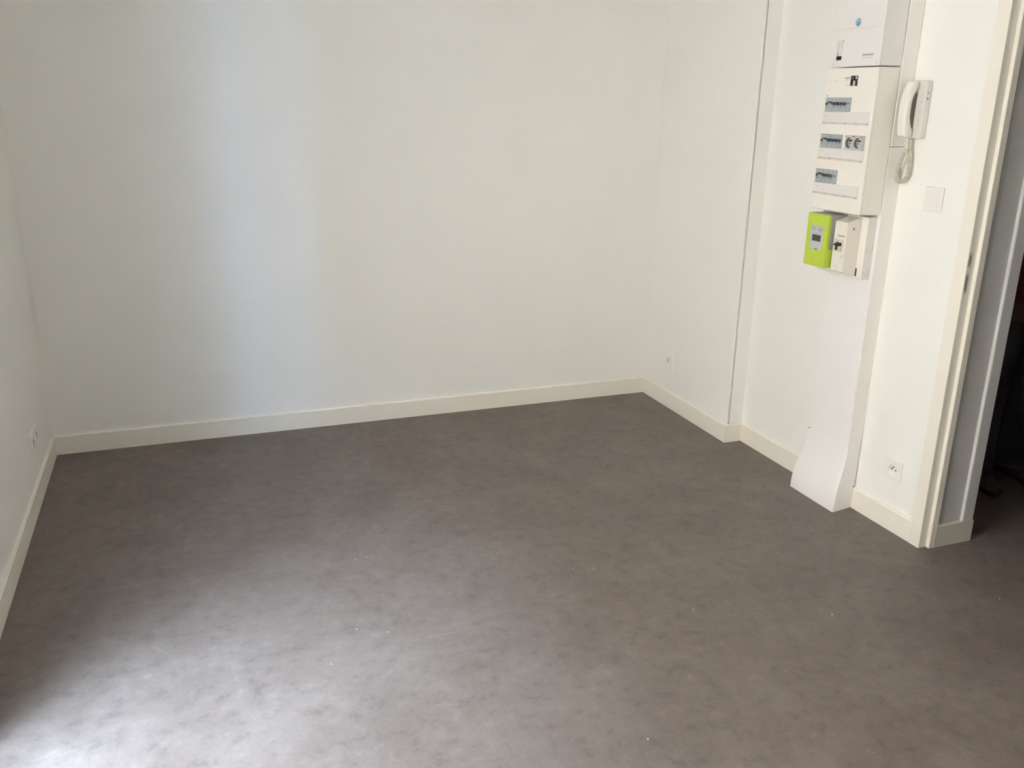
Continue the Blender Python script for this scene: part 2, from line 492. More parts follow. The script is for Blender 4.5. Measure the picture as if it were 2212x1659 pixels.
# round blue sticker with a darker swirl
bm = new_bm()
cyl(bm, (XP - 0.0003, 2.586, 1.7465), (1, 0, 0), 0.0135, 0.0008, 28)
st = obj('round_sticker', bm, M_blue, up)
st['label'] = 'round pale blue sticker'
bm = new_bm()
pts = []
for k in range(14):
    a = PI * (0.15 + 1.1 * k / 13)
    pts.append((2.586 + 0.0085 * math.cos(a), 1.7445 - 0.0085 * math.sin(a)))
for k in range(13, -1, -1):
    a = PI * (0.15 + 1.1 * k / 13)
    pts.append((2.586 + 0.0055 * math.cos(a), 1.7455 - 0.0050 * math.sin(a)))
prism(bm, pts, 'x', XP - 0.0011, XP - 0.0006)
box(bm, XP - 0.0011, XP - 0.0006, 2.5795, 2.5905, 1.7435, 1.7475)
box(bm, XP - 0.0011, XP - 0.0006, 2.577, 2.582, 1.7555, 1.7575)
obj('sticker_swirl', bm, M_blue_dk, st)
# switch strip: pale slot, grey marks, black switch at its foot
obj('slot_label', box(new_bm(), XP - 0.0006, XP + 0.001, 2.648, 2.674, 1.643, 1.694), mat('slot_grey', (0.70, 0.68, 0.67, 1), 0.5), up)
bm = new_bm()
box(bm, XP - 0.0012, XP, 2.6695, 2.6735, 1.645, 1.692)
obj('slot_edge', bm, M_print_pale, up)
obj('slot_mark', box(new_bm(), XP - 0.0014, XP, 2.6665, 2.6735, 1.643, 1.655), M_print, up)
obj('slot_mark', box(new_bm(), XP - 0.0012, XP, 2.647, 2.652, 1.689, 1.6935), M_print, up)
for z, h in ((1.683, .0035), (1.671, .003), (1.660, .003)):
    obj('slot_mark', box(new_bm(), XP - 0.0012, XP, 2.6485, 2.654, z, z + h), M_print_pale, up)
obj('black_switch', box(new_bm(), XP - 0.003, XP + 0.001, 2.6495, 2.6725, 1.6300, 1.6425, 0.0006, 1), M_black, up)
def scribble(parent, name, x, y_left, y_right, z0, z1, m, seed, gap=0.35):
    """worn lettering: short uneven strokes too faint to read, as in the photograph"""
    rnd = random.Random(seed)
    bm = new_bm()
    y = y_left
    while y > y_right + 0.001:
        w = rnd.uniform(0.0022, 0.0042)
        b = min(y, y_left)
        a = max(y_right, b - w)
        box(bm, x - 0.0006, x + 0.0002, a, b, z0 + rnd.uniform(0, .15) * (z1 - z0), z1 - rnd.uniform(0, .2) * (z1 - z0))
        y -= w * (1 + gap)
    return obj(name, bm, m, parent)
scribble(up, 'faded_lettering', XP, 2.546, 2.496, 1.6395, 1.6465, M_print, 3, 0.12)
scribble(up, 'faded_lettering', XP, 2.546, 2.500, 1.6325, 1.6355, M_print_pale, 4, 0.3)
for y in (2.690, 2.4765):
    obj('screw', cyl(new_bm(), (XP - 0.0004, y, 1.6185), (1, 0, 0), 0.0032, 0.0016, 12), M_label_bar, up)

pn = thing('breaker_panel', 'cream breaker panel with three rows of modules, mounted on the trunking', 'electrical panel', (XT, 2.59, 1.122))
PY0, PY1 = 2.462, 2.720
obj('housing', box(new_bm(), XP + 0.006, XT - 0.0008, PY0 + 0.0008, PY1 - 0.0008, 1.1215, 1.604, 0.002, 1), M_box, pn)
obj('front_cover', box(new_bm(), XP, XP + 0.010, PY0, PY1, 1.121, 1.6035, 0.003, 2), M_box, pn)
# rows
def breaker_row(yl, yr, z0, z1, n, blanks, seed):
    obj('module_window', box(new_bm(), XP - 0.0004, XP + 0.002, yr - 0.0015, yl + 0.0015, z0 - 0.001, z1 + 0.001), M_module, pn)
    w = (yl - yr) / (n + 2)
    zc = (z0 + z1) / 2
    # residual current switch: two modules wide, with test button and tall lever
    d = obj('residual_current_switch', box(new_bm(), XP - 0.003, XP + 0.001, yl - 2 * w + 0.0004, yl - 0.0004, z0, z1, 0.0006, 1), M_module, pn)
    obj('test_button', cyl(new_bm(), (XP - 0.0045, yl - 0.45 * w, zc + 0.002), (1, 0, 0), 0.0046, 0.004, 12), M_toggle, d)
    obj('lever', box(new_bm(), XP - 0.012, XP - 0.002, yl - 1.80 * w, yl - 1.05 * w, zc + 0.0045, zc + 0.0105, 0.001, 1), M_toggle, d)
    bm = new_bm()
    box(bm, XP - 0.0036, XP - 0.002, yl - 0.9 * w, yl - 0.15 * w, zc - 0.009, zc - 0.0065)
    obj('marking', bm, M_recess, d)
    for k in range(n):
        a = yl - (2 + k) * w
        b = obj('circuit_breaker', box(new_bm(), XP - 0.003, XP + 0.001, a - w + 0.0004, a - 0.0004, z0, z1, 0.0006, 1), M_module, pn)
        if k >= n - blanks:
            obj('toggle', box(new_bm(), XP - 0.006, XP - 0.002, a - 0.62 * w, a - 0.30 * w, zc + 0.001, zc + 0.0065, 0.0008, 1), M_toggle, b)
            continue
        bm = new_bm()
        prism(bm, [(XP - 0.002, zc - 0.003), (XP - 0.0115, zc + 0.0035), (XP - 0.0115, zc + 0.0075), (XP - 0.002, zc + 0.0085)], 'y', a - 0.86 * w, a - 0.14 * w)
        obj('toggle', bm, M_toggle, b)
        bm = new_bm()
        box(bm, XP - 0.0042, XP - 0.002, a - 0.62 * w, a - 0.34 * w, zc - 0.0085, zc - 0.0045)
        obj('marking', bm, M_recess, b)
breaker_row(2.7015, 2.5735, 1.461, 1.506, 5, 1, 1)
breaker_row(2.7055, 2.5945, 1.338, 1.383, 4, 0, 2)
breaker_row(2.7100, 2.5985, 1.216, 1.262, 4, 1, 3)
# two modular power sockets in the middle row
def disc_plate(bm, x, yc, zc, r, hw, z0, z1, n=32):
    """flat plate in the plane x with a round hole, outer edge rectangular"""
    inn, out = [], []
    for k in range(n):
        a = 2 * PI * k / n
        c, s = math.cos(a), math.sin(a)
        inn.append(bm.verts.new((x, yc + r * c, zc + r * s)))
        t = min(hw / abs(c) if abs(c) > 1e-6 else 1e9, ((z1 - zc) if s > 0 else (zc - z0)) / abs(s) if abs(s) > 1e-6 else 1e9)
        out.append(bm.verts.new((x, yc + t * c, zc + t * s)))
    for k in range(n):
        j = (k + 1) % n
        bm.faces.new((inn[k], inn[j], out[j], out[k]))
    return bm
def recess(bm, x, depth, yc, zc, r, n=32):
    a = [bm.verts.new((x, yc + r * math.cos(2 * PI * k / n), zc + r * math.sin(2 * PI * k / n))) for k in range(n)]
    b = [bm.verts.new((x + depth, yc + r * .96 * math.cos(2 * PI * k / n), zc + r * .96 * math.sin(2 * PI * k / n))) for k in range(n)]
    for k in range(n):
        j = (k + 1) % n
        bm.faces.new((a[k], a[j], b[j], b[k]))
    return bm
SX = XP - 0.014
for yc in (2.5425, 2.5010):
    bm = new_bm()
    disc_plate(bm, SX, yc, 1.3595, 0.0175, 0.0203, 1.3385, 1.3830)
    z0, z1, y0, y1 = 1.3385, 1.3830, yc - 0.0203, yc + 0.0203
    for q in (((y0, z0), (y1, z0)), ((y1, z0), (y1, z1)), ((y1, z1), (y0, z1)), ((y0, z1), (y0, z0))):
        (a, b), (c, d) = q
        bm.faces.new([bm.verts.new(p) for p in ((SX, a, b), (SX, c, d), (XP, c, d), (XP, a, b))])
    s = obj('modular_socket', bm, M_socket, pn)
    obj('recess_wall', recess(new_bm(), SX, 0.0125, yc, 1.3595, 0.0175), M_recess, s)
    bm = new_bm()
    cyl(bm, (SX + 0.0125, yc, 1.3595), (1, 0, 0), 0.0168, 0.001, 28)
    obj('recess_floor', bm, M_socket, s)
    bm = new_bm()
    cyl(bm, (SX + 0.007, yc, 1.3665), (1, 0, 0), 0.0026, 0.014, 10)
    obj('earth_pin', bm, M_dark, s)
    for dy in (-0.0085, 0.0085):
        obj('contact_hole', cyl(new_bm(), (SX + 0.0119, yc + dy, 1.357), (1, 0, 0), 0.0026, 0.0006, 10), M_hole, s)
obj('red_mark', box(new_bm(), SX - 0.0008, SX + 0.0002, 2.5215 - 0.006, 2.5215 + 0.009, 1.3795, 1.3825), M_red, pn)
for y in (2.559, 2.4845):
    obj('screw', cyl(new_bm(), (SX - 0.0004, y, 1.3800), (1, 0, 0), 0.0022, 0.0012, 10), M_recess, pn)
M_notch = mat('strip_notch', (0.52, 0.48, 0.45, 1), 0.5)
# label strips under each row with their grey lower edge
for zt, zb in ((1.459, 1.418), (1.337, 1.297), (1.2145, 1.1745)):
    dy = 0.004 * (1.459 - zt) / 0.122
    l = obj('label_strip', box(new_bm(), XP - 0.0035, XP + 0.001, 2.4745 + dy, 2.7055 + dy, zb + 0.0065, zt, 0.0008, 1), M_label, pn)
    bm = new_bm()
    box(bm, XP - 0.0037, XP + 0.001, 2.4765 + dy, 2.7065 + dy, zb, zb + 0.0062, 0.0005, 1)
    obj('strip_edge', bm, M_label_bar, l)
    for q in (0.004, 0.060, 0.115, 0.168, 0.220):
        obj('notch', box(new_bm(), XP - 0.0042, XP - 0.003, 2.7055 + dy - q - 0.010, 2.7055 + dy - q, zb + 0.0008, zb + 0.0055), M_notch, l)
    scribble(l, 'faint_handwriting', XP - 0.0035, 2.700 + dy, 2.672 + dy, zt - 0.014, zt - 0.011, M_label_bar, int(zt * 1000), 1.2)
    scribble(l, 'faint_handwriting', XP - 0.0035, 2.66 + dy, 2.648 + dy, zt - 0.026, zt - 0.021, M_label_bar, int(zt * 999), 1.6)
# warning sticker: black and white picture with grey lines of text beside it
ws = obj('warning_sticker', box(new_bm(), XP - 0.0006, XP + 0.0005, 2.5535, 2.5885, 1.5445, 1.5775), M_black, pn)
ws['label'] = 'small black and white warning sticker'
obj('white_dot', cyl(new_bm(), (XP - 0.0009, 2.5610, 1.5715), (1, 0, 0), 0.0052, 0.0006, 16), M_face, ws)
bm = new_bm()
prism(bm, [(2.5745, 1.5445), (2.5745, 1.5515), (2.5755, 1.5585), (2.5700, 1.5630), (2.5645, 1.5600), (2.5640, 1.5520), (2.5640, 1.5445)], 'x', XP - 0.0012, XP - 0.0006)
obj('white_figure', bm, M_face, ws)
M_patch = mat('sticker_grey', (0.13, 0.12, 0.10, 1), 0.6)
obj('grey_patch', box(new_bm(), XP - 0.0012, XP - 0.0005, 2.5745, 2.5845, 1.5665, 1.5745), M_patch, ws)
obj('grey_patch', box(new_bm(), XP - 0.0012, XP - 0.0005, 2.5535, 2.5575, 1.5560, 1.5660), M_patch, ws)
bm = new_bm()
box(bm, XP - 0.0010, XP - 0.0003, 2.5800, 2.5900, 1.5430, 1.5475)
obj('pale_edge', bm, M_print, ws)
scribble(pn, 'faded_lettering', XP, 2.618, 2.592, 1.5680, 1.5735, M_print, 11, 0.1)
scribble(pn, 'faded_lettering', XP, 2.617, 2.600, 1.5630, 1.5650, M_print_pale, 12, 0.3)
scribble(pn, 'faded_lettering', XP, 2.611, 2.592, 1.5475, 1.5500, M_print_pale, 13, 0.2)
scribble(pn, 'faded_lettering', XP, 2.667, 2.653, 1.5595, 1.5625, M_print_pale, 14, 0.1)
for y, z in ((2.6985, 1.5135), (2.7105, 1.2090)):
    obj('screw_hole', cyl(new_bm(), (XP - 0.0002, y, z), (1, 0, 0), 0.0024, 0.0014, 10), M_recess, pn)

# ------------------------------------------------------------------ meter board under the panel
XM = 2.240
mp = thing('meter_board', 'cream backing board under the breaker panel carrying meter and main breaker', 'mounting board', (XT, 2.59, 0.89))
MY0, MY1 = 2.474, 2.712
obj('board', box(new_bm(), XM, XT - 0.0008, MY0, MY1, 0.892, 1.112, 0.002, 1), M_box, mp)
sd = obj('side_plate', box(new_bm(), XM + 0.002, XT - 0.0009, MY0 - 0.0008, MY0 + 0.001, 0.893, 1.111), M_label, mp)
def ring_mark(bm, xc, zc, r, y, a0, a1, t=0.0010, n=18):
    pts = []
    for k in range(n + 1):
        a = a0 + (a1 - a0) * k / n
        pts.append((xc + r * math.cos(a), zc + r * math.sin(a)))
    for k in range(n, -1, -1):
        a = a0 + (a1 - a0) * k / n
        pts.append((xc + (r - t) * math.cos(a), zc + (r - t) * math.sin(a)))
    prism(bm, pts, 'y', y - 0.0004, y + 0.0004)
for zc, r, a0, a1 in ((1.006, 0.0165, -0.4, 0.9), (1.006, 0.0165, 3.4, 5.2), (0.9195, 0.0125, 2.9, 5.4), (0.9195, 0.0125, -0.2, 1.2), (0.9195, 0.0075, -1.2, 0.8)):
    bm = new_bm()
    ring_mark(bm, 2.2605, zc, r, MY0 - 0.0009, a0, a1)
    obj('knockout_ring', bm, M_print, sd)
obj('slot', box(new_bm(), XM - 0.0008, XM + 0.001, 2.4985, 2.5045, 0.9020, 0.9300), M_black, mp)

# electricity meter
em = thing('electricity_meter', 'lime green electricity meter under the breaker panel', 'meter', (XM, 2.63, 0.92))
EX, EY0, EY1, EZ0, EZ1 = 2.154, 2.575, 2.686, 0.921, 1.108
obj('meter_body', box(new_bm(), EX + 0.016, XM - 0.0006, EY0 + 0.0006, EY1 - 0.0006, EZ0 + 0.002, EZ1 + 0.001, 0.003, 2), M_meter, em)
bm = new_bm()
box(bm, EX, EX + 0.017, EY0, EY1, EZ0, EZ1, 0.004, 3)
box(bm, EX + 0.004, EX + 0.050, EY0 - 0.0003, EY1 + 0.0003, EZ0 - 0.0003, EZ0 + 0.067, 0.0025, 2)
gc = obj('green_cover', bm, M_green, em, 35)
gc['label'] = 'lime green cover'
# rounded face film
def round_rect(y0, y1, z0, z1, r, n=6):
    pts = []
    for cy, cz, a0 in ((y1 - r, z1 - r, 0), (y0 + r, z1 - r, PI / 2), (y0 + r, z0 + r, PI), (y1 - r, z0 + r, 1.5 * PI)):
        for k in range(n + 1):
            a = a0 + PI / 2 * k / n
            pts.append((cy + r * math.cos(a), cz + r * math.sin(a)))
    return pts
dx = 0.014
ff = obj('face_film', prism(new_bm(), round_rect(2.5935, 2.6620, 0.9820, 1.0680, 0.004), 'x', EX - 0.0008, EX + 0.001), M_face, em)
obj('display', box(new_bm(), EX - 0.0012, EX, 2.6035, 2.6500, 1.0115, 1.0345, 0.0003, 1), M_lcd, ff)
M_mprint = mat('meter_print_grey', (0.41, 0.40, 0.40, 1), 0.6)
obj('printed_marking', box(new_bm(), EX - 0.0011, EX, 2.5985, 2.6210, 1.0475, 1.0610), M_mprint, ff)
obj('printed_marking', box(new_bm(), EX - 0.0011, EX, 2.6340, 2.6570, 1.0510, 1.0600), M_mprint, ff)
obj('printed_marking', box(new_bm(), EX - 0.0012, EX, 2.6500, 2.6570, 1.0600, 1.0625), M_print, ff)
bm = new_bm()
prism(bm, [(2.6130, 0.9815), (2.6190, 0.9850), (2.6280, 0.9850), (2.6340, 0.9815)], 'x', EX - 0.0016, EX)
obj('seal_tab', bm, mat('seal_dark', (0.13, 0.14, 0.05, 1), 0.5), em)
for z in (1.0890, 0.9400):
    obj('screw', cyl(new_bm(), (EX - 0.0001, 2.630, z), (1, 0, 0), 0.0022, 0.0010, 10), mat('green_screw', (0.28, 0.36, 0.02, 1), 0.5), em)

# main breaker beside the meter
mb = thing('main_breaker', 'cream main circuit breaker with black lever, right of the green meter', 'circuit breaker', (XM, 2.53, 0.91))
BX, BY0, BY1, BZ0, BZ1 = 2.180, 2.503, 2.567, 0.918, 1.091
bm = new_bm()
prism(bm, [(XM - 0.0006, 0.904), (XM - 0.020, 0.904), (BX + 0.010, BZ0 - 0.004), (BX, BZ0), (BX, BZ1), (BX + 0.004, BZ1 + 0.001), (XM - 0.018, 1.106), (XM - 0.0006, 1.106)], 'y', BY0, BY1)
bmesh.ops.bevel(bm, geom=bm.edges[:], offset=0.0015, segments=2, affect='EDGES')
obj('breaker_body', bm, M_breaker, mb, 35)
for y0, y1, z0, z1 in ((2.5345, 2.5352, 1.060, BZ1 - 0.002), (2.5345, 2.5352, BZ0 + 0.002, 0.945), (BY0 + 0.002, BY1 - 0.002, 0.9495, 0.9502)):
    obj('seam', box(new_bm(), BX - 0.0006, BX + 0.0006, y0, y1, z0, z1), M_label_bar, mb)
scribble(mb, 'faded_lettering', BX, 2.5470, 2.5120, 1.0390, 1.0465, M_print, 21, 0.05)
obj('bezel', prism(new_bm(), round_rect(2.514, 2.561, 0.985, 1.032, 0.004), 'x', BX - 0.0008, BX + 0.001), mat('bezel_cream', (0.66, 0.62, 0.55, 1), 0.45), mb)
lv = new_bm()
prism(lv, [(BX + 0.001, 1.020), (BX - 0.014, 1.0125), (BX - 0.014, 1.0085), (BX + 0.001, 1.009)], 'y', 2.5220, 2.5480)
box(lv, BX - 0.0085, BX, 2.5405, 2.5445, 0.9920, 1.0100)
box(lv, BX - 0.0016, BX, 2.5400, 2.5430, 1.0200, 1.0240)
obj('lever', lv, M_black, mb)
obj('small_mark', box(new_bm(), BX - 0.0014, BX, 2.5225, 2.5265, 0.9930, 0.9975), M_dark, mb)
for y0, y1, z0, z1 in ((2.5530, 2.5590, 1.0270, 1.0315), (2.5520, 2.5570, 0.9880, 0.9935), (2.5340, 2.5400, 0.9860, 0.9905), (2.5140, 2.5250, 0.9640, 0.9680), (2.5120, 2.5170, 0.9700, 0.9770)):
    obj('small_mark', box(new_bm(), BX - 0.0013, BX, y0, y1, z0, z1), M_print_pale, mb)
obj('side_screw', cyl(new_bm(), (2.2085, BY0 - 0.0002, 1.0690), (0, 1, 0), 0.0042, 0.0012, 14), M_recess, mb)

# ------------------------------------------------------------------ intercom telephone
ic = thing('intercom_phone', 'white wall intercom phone with coiled cord right of the trunking', 'phone', (XR2, 2.41, 1.47))
bm = new_bm()
IX, IY0, IY1, IZ0, IZ1 = 2.315, 2.376, 2.448, 1.380, 1.562
box(bm, IX, XR2 - 0.0006, IY0, 2.4135, IZ0, IZ1, 0.004, 3)
box(bm, IX, XR2 - 0.0006, 2.405, IY1, IZ0, 1.412, 0.004, 3)
box(bm, IX, XR2 - 0.0006, 2.405, IY1, 1.524, IZ1, 0.004, 3)
obj('phone_base', bm, M_phone_b, ic, 40)
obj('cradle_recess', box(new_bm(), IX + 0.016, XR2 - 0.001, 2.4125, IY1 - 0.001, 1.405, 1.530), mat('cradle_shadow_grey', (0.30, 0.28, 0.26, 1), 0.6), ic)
# handset: bowed bar with thicker ends that rest on the base
HY0_, HY1_ = 2.404, 2.440
N = 26
rings = []
for i in range(N + 1):
    t = i / N
    z = 1.384 + t * (1.560 - 1.384)
    u = (t - 0.46) / 0.54 if t > 0.46 else (t - 0.46) / 0.46
    bow = max(0.0, 1 - abs(u) ** 2.2)
    xo = 2.2890 - 0.0200 * bow if t > 0.46 else 2.2770 - 0.0080 * bow
    xi = 2.3140 - 0.0225 * max(0.0, 1 - abs((t - 0.50) / 0.40) ** 2.0) if abs(t - 0.50) < 0.40 else 2.3145
    e = min(1.0, min(t, 1 - t) / 0.05)
    k = math.sqrt(max(0.05, 1 - (1 - e) ** 2))
    xc_, hx = (xo + xi) / 2, (xi - xo) / 2 * (0.75 + 0.25 * k)
    yc_, hy = (HY0_ + HY1_) / 2, (HY1_ - HY0_) / 2 * (0.80 + 0.20 * k)
    ring = []
    for a in range(20):
        th = 2 * PI * a / 20
        c, s = math.cos(th), math.sin(th)
        ring.append((xc_ + hx * math.copysign(abs(c) ** 0.45, c), yc_ + hy * math.copysign(abs(s) ** 0.45, s), z))
    rings.append(ring)
hs = obj('handset', loft(new_bm(), rings), M_phone, ic, 60)
hs['label'] = 'bowed white handset resting on the base'
for y, z in ((2.387, 1.541), (2.391, 1.519), (2.393, 1.495), (2.392, 1.468), (2.392, 1.437), (2.393, 1.422), (2.397, 1.406), (2.397, 1.391)):
    obj('button', cyl(new_bm(), (IX - 0.0004, y, z), (1, 0, 0), 0.0034, 0.0016, 14), M_label_bar, ic)
for z, r in ((1.524, 0.0026), (1.506, 0.0036)):
    obj('side_screw', cyl(new_bm(), (2.3255, IY0 - 0.0002, z), (0, 1, 0), r, 0.0010, 12), M_recess, ic)
# coiled cord: short straight lead, then a coil that hangs in a loop
obj('cord_lead', tube(new_bm(), [(2.300, 2.420, 1.390), (2.300, 2.4205, 1.375), (2.303, 2.420, 1.358), (2.307, 2.419, 1.343)], 0.0028, 8), M_cord, ic, 60)
def bez(ps, n):
    out = []
    for i in range(n + 1):
        t = i / n
        q = [Vector(p) for p in ps]
        while len(q) > 1:
            q = [q[k].lerp(q[k + 1], t) for k in range(len(q) - 1)]
        out.append(q[0])
    return out
def catmull(ps, n):
    ps = [Vector(p) for p in ps]
    ps = [2 * ps[0] - ps[1]] + ps + [2 * ps[-1] - ps[-2]]
    out = []
    for i in range(1, len(ps) - 2):
        for k in range(n):
            t = k / n
            a, b, c, d = ps[i - 1:i + 3]
            out.append(0.5 * (2 * b + (c - a) * t + (2 * a - 5 * b + 4 * c - d) * t * t + (-a + 3 * b - 3 * c + d) * t ** 3))
    out.append(ps[-2])
    return out
spine = catmull([(2.307, 2.419, 1.343), (2.307, 2.430, 1.318), (2.309, 2.443, 1.285), (2.311, 2.4510, 1.258), (2.313, 2.444, 1.240), (2.316, 2.426, 1.237),
                 (2.319, 2.412, 1.250), (2.321, 2.408, 1.280), (2.322, 2.411, 1.320), (2.322, 2.419, 1.350), (2.324, 2.423, 1.379)], 24)
# walk evenly along the spine
acc = [0.0]
for a, b in zip(spine, spine[1:]):
    acc.append(acc[-1] + (b - a).length)
total = acc[-1]
pitch, rc = 0.0050, 0.0060
steps = int(total / pitch * 10)
pts = []
j = 0
ref = Vector((1, 0.2, 0.1))
for i in range(steps + 1):
    s = total * i / steps
    while j < len(acc) - 2 and acc[j + 1] < s:
        j += 1
    f = (s - acc[j]) / max(1e-9, acc[j + 1] - acc[j])
    p = spine[j].lerp(spine[j + 1], f)
    t = (spine[j + 1] - spine[j]).normalized()
    a = (ref - t * ref.dot(t)).normalized()
    b = t.cross(a)
    th = 2 * PI * s / pitch
    pts.append(p + rc * (math.cos(th) * a + math.sin(th) * b))
cd = obj('coiled_cord', tube(new_bm(), pts, 0.0019, 5), M_cord, ic, 60)
cd['label'] = 'cream coiled cord hanging in a loop'

# ------------------------------------------------------------------ light switch and outlets
def wall_frame(name, label, cat, loc, group=None, left=False):
    o = thing(name, label, cat, loc, group)
    return o
M_switch = mat('switch_plastic', (0.815, 0.795, 0.755, 1), 0.4, 0.006)
sw = thing('light_switch', 'square white light switch on the right wall beside the door frame', 'switch', (XR2, 2.296, 1.19))
obj('plate', box(new_bm(), XR2 - 0.0055, XR2 - 0.0006, 2.258, 2.336, 1.151, 1.230, 0.0025, 3), M_switch, sw, 40)
obj('rocker', box(new_bm(), XR2 - 0.0066, XR2 - 0.004, 2.2785, 2.3170, 1.166, 1.2120, 0.0012, 2), M_switch, sw)

def outlet(name, label, x, yc, zc, sgn, m=M_plate):
    """square plate with a round sunken socket, earth pin and two contact holes; sgn: direction into the room"""
    o = thing(name, label, 'outlet', (x, yc, zc))
    h = 0.040
    xf = x + sgn * 0.009
    bm = new_bm()
    disc_plate(bm, xf, yc, zc, 0.0195, h - 0.002, zc - h + 0.002, zc + h - 0.002)
    c = h - 0.002
    for (a, b), (cc, d) in (((-1, -1), (1, -1)), ((1, -1), (1, 1)), ((1, 1), (-1, 1)), ((-1, 1), (-1, -1))):
        bm.faces.new([bm.verts.new(p) for p in ((xf, yc + a * c, zc + b * c), (xf, yc + cc * c, zc + d * c),
                                                (xf - sgn * 0.002, yc + cc * h, zc + d * h), (xf - sgn * 0.002, yc + a * h, zc + b * h))])
        bm.faces.new([bm.verts.new(p) for p in ((xf - sgn * 0.002, yc + a * h, zc + b * h), (xf - sgn * 0.002, yc + cc * h, zc + d * h),
                                                (x, yc + cc * h, zc + d * h), (x, yc + a * h, zc + b * h))])
    bmesh.ops.remove_doubles(bm, verts=bm.verts[:], dist=1e-6)
    bmesh.ops.recalc_face_normals(bm, faces=bm.faces[:])
    obj('plate', bm, m, o)
    obj('socket_well', recess(new_bm(), xf, -sgn * 0.0078, yc, zc, 0.0195), m, o, 60)
    bm = new_bm()
    cyl(bm, (xf - sgn * 0.0078, yc, zc), (1, 0, 0), 0.0190, 0.0012, 28)
    obj('well_floor', bm, m, o)
    obj('earth_pin', cyl(new_bm(), (xf - sgn * 0.0045, yc, zc + 0.010), (1, 0, 0), 0.0024, 0.012, 10), M_steel, o)
    for dy in (-0.0095, 0.0095):
        obj('contact_hole', cyl(new_bm(), (xf - sgn * 0.0069, yc + dy, zc), (1, 0, 0), 0.0028, 0.0012, 12), M_hole, o)
    return o
outlet('power_outlet', 'white wall outlet low on the right wall next to the door frame', XR2, 2.286, 0.228, -1)
outlet('power_outlet', 'white wall outlet low near the far right corner of the room', XR1, 3.747, 0.234, -1)
outlet('power_outlet', 'white wall outlet low on the left wall, closer to the corner', XL, 3.600, 0.228, 1)
outlet('power_outlet', 'white wall outlet low on the left wall, farther from the corner', XL, 3.519, 0.228, 1)

# ------------------------------------------------------------------ person standing in the hall
px, py = 3.085, 2.52
pe = thing('person', 'person in maroon sweater and dark trousers standing in the dark hall', 'person', (px, py, 0))
def skin_body(name, verts, edges, radii, m, parent, root=0, sub=2):
    me = bpy.data.meshes.new(name)
    me.from_pydata([Vector(v) for v in verts], edges, [])
    o = bpy.data.objects.new(name, me)
    C.objects.link(o)
    o.parent = parent
    sk = o.modifiers.new('skin', 'SKIN')
    sk.use_smooth_shade = True
    lay = me.skin_vertices[0] if me.skin_vertices else None
    for i, r in enumerate(radii):
        rr = r if isinstance(r, tuple) else (r, r)
        me.skin_vertices[0].data[i].radius = rr
        me.skin_vertices[0].data[i].use_root = (i == root)
    ss = o.modifiers.new('subsurf', 'SUBSURF')
    ss.levels = ss.render_levels = sub
    me.materials.append(m)
    return o
# local frame: x right, y depth (faces -y, towards the doorway side), z up; about 1.62 m tall
V = [(0, 0, 0.84), (0, 0, 0.98), (0, 0.01, 1.12), (0, 0.01, 1.27), (0, 0.015, 1.36), (0, 0, 1.43), (0, -0.01, 1.50), (0, -0.012, 1.57)]
Rr = [(0.13, 0.10), (0.115, 0.09), (0.13, 0.10), (0.12, 0.09), (0.055, 0.055), (0.050, 0.052), (0.068, 0.085), (0.060, 0.075)]
E = [(i, i + 1) for i in range(7)]
def add(v, r, parent):
    V.append(v); Rr.append(r); E.append((parent, len(V) - 1)); return len(V) - 1
for s in (-1, 1):
    a = add((s * 0.10, 0, 0.74), (0.085, 0.09), 0)
    a = add((s * 0.105, -0.01, 0.46), (0.058, 0.06), a)
    a = add((s * 0.105, 0.02, 0.28), (0.052, 0.055), a)
    a = add((s * 0.107, 0.02, 0.075), (0.030, 0.032), a)
    a = add((s * 0.112, -0.08, 0.035), (0.022, 0.016), a)
    a = add((s * 0.175, 0.01, 1.30), (0.055, 0.055), 3)
    a = add((s * 0.235, 0.02, 1.04), (0.042, 0.042), a)
    a = add((s * 0.245, -0.03, 0.82), (0.030, 0.030), a)
    h = add((s * 0.245, -0.045, 0.755), (0.030, 0.018), a)
    for k, (dy, ln) in enumerate(((-0.030, 0.070), (-0.012, 0.080), (0.006, 0.074), (0.022, 0.060))):
        f1 = add((s * 0.245, -0.045 + dy, 0.725), (0.009, 0.009), h)
        f2 = add((s * 0.238, -0.047 + dy, 0.725 - ln * 0.55), (0.008, 0.008), f1)
        add((s * 0.226, -0.049 + dy, 0.725 - ln), (0.007, 0.007), f2)
    t1 = add((s * 0.232, -0.080, 0.745), (0.010, 0.010), h)
    add((s * 0.222, -0.095, 0.715), (0.008, 0.008), t1)
skin_body('body', V, E, Rr, M_skin, pe)
def ell_ring(cx, cy, z, rx, ry, n=28, wob=0.0, seed=0):
    return [(px + cx + rx * (1 + wob * math.sin(3 * k + seed)) * math.cos(2 * PI * k / n), py + cy + ry * math.sin(2 * PI * k / n), z) for k in range(n)]
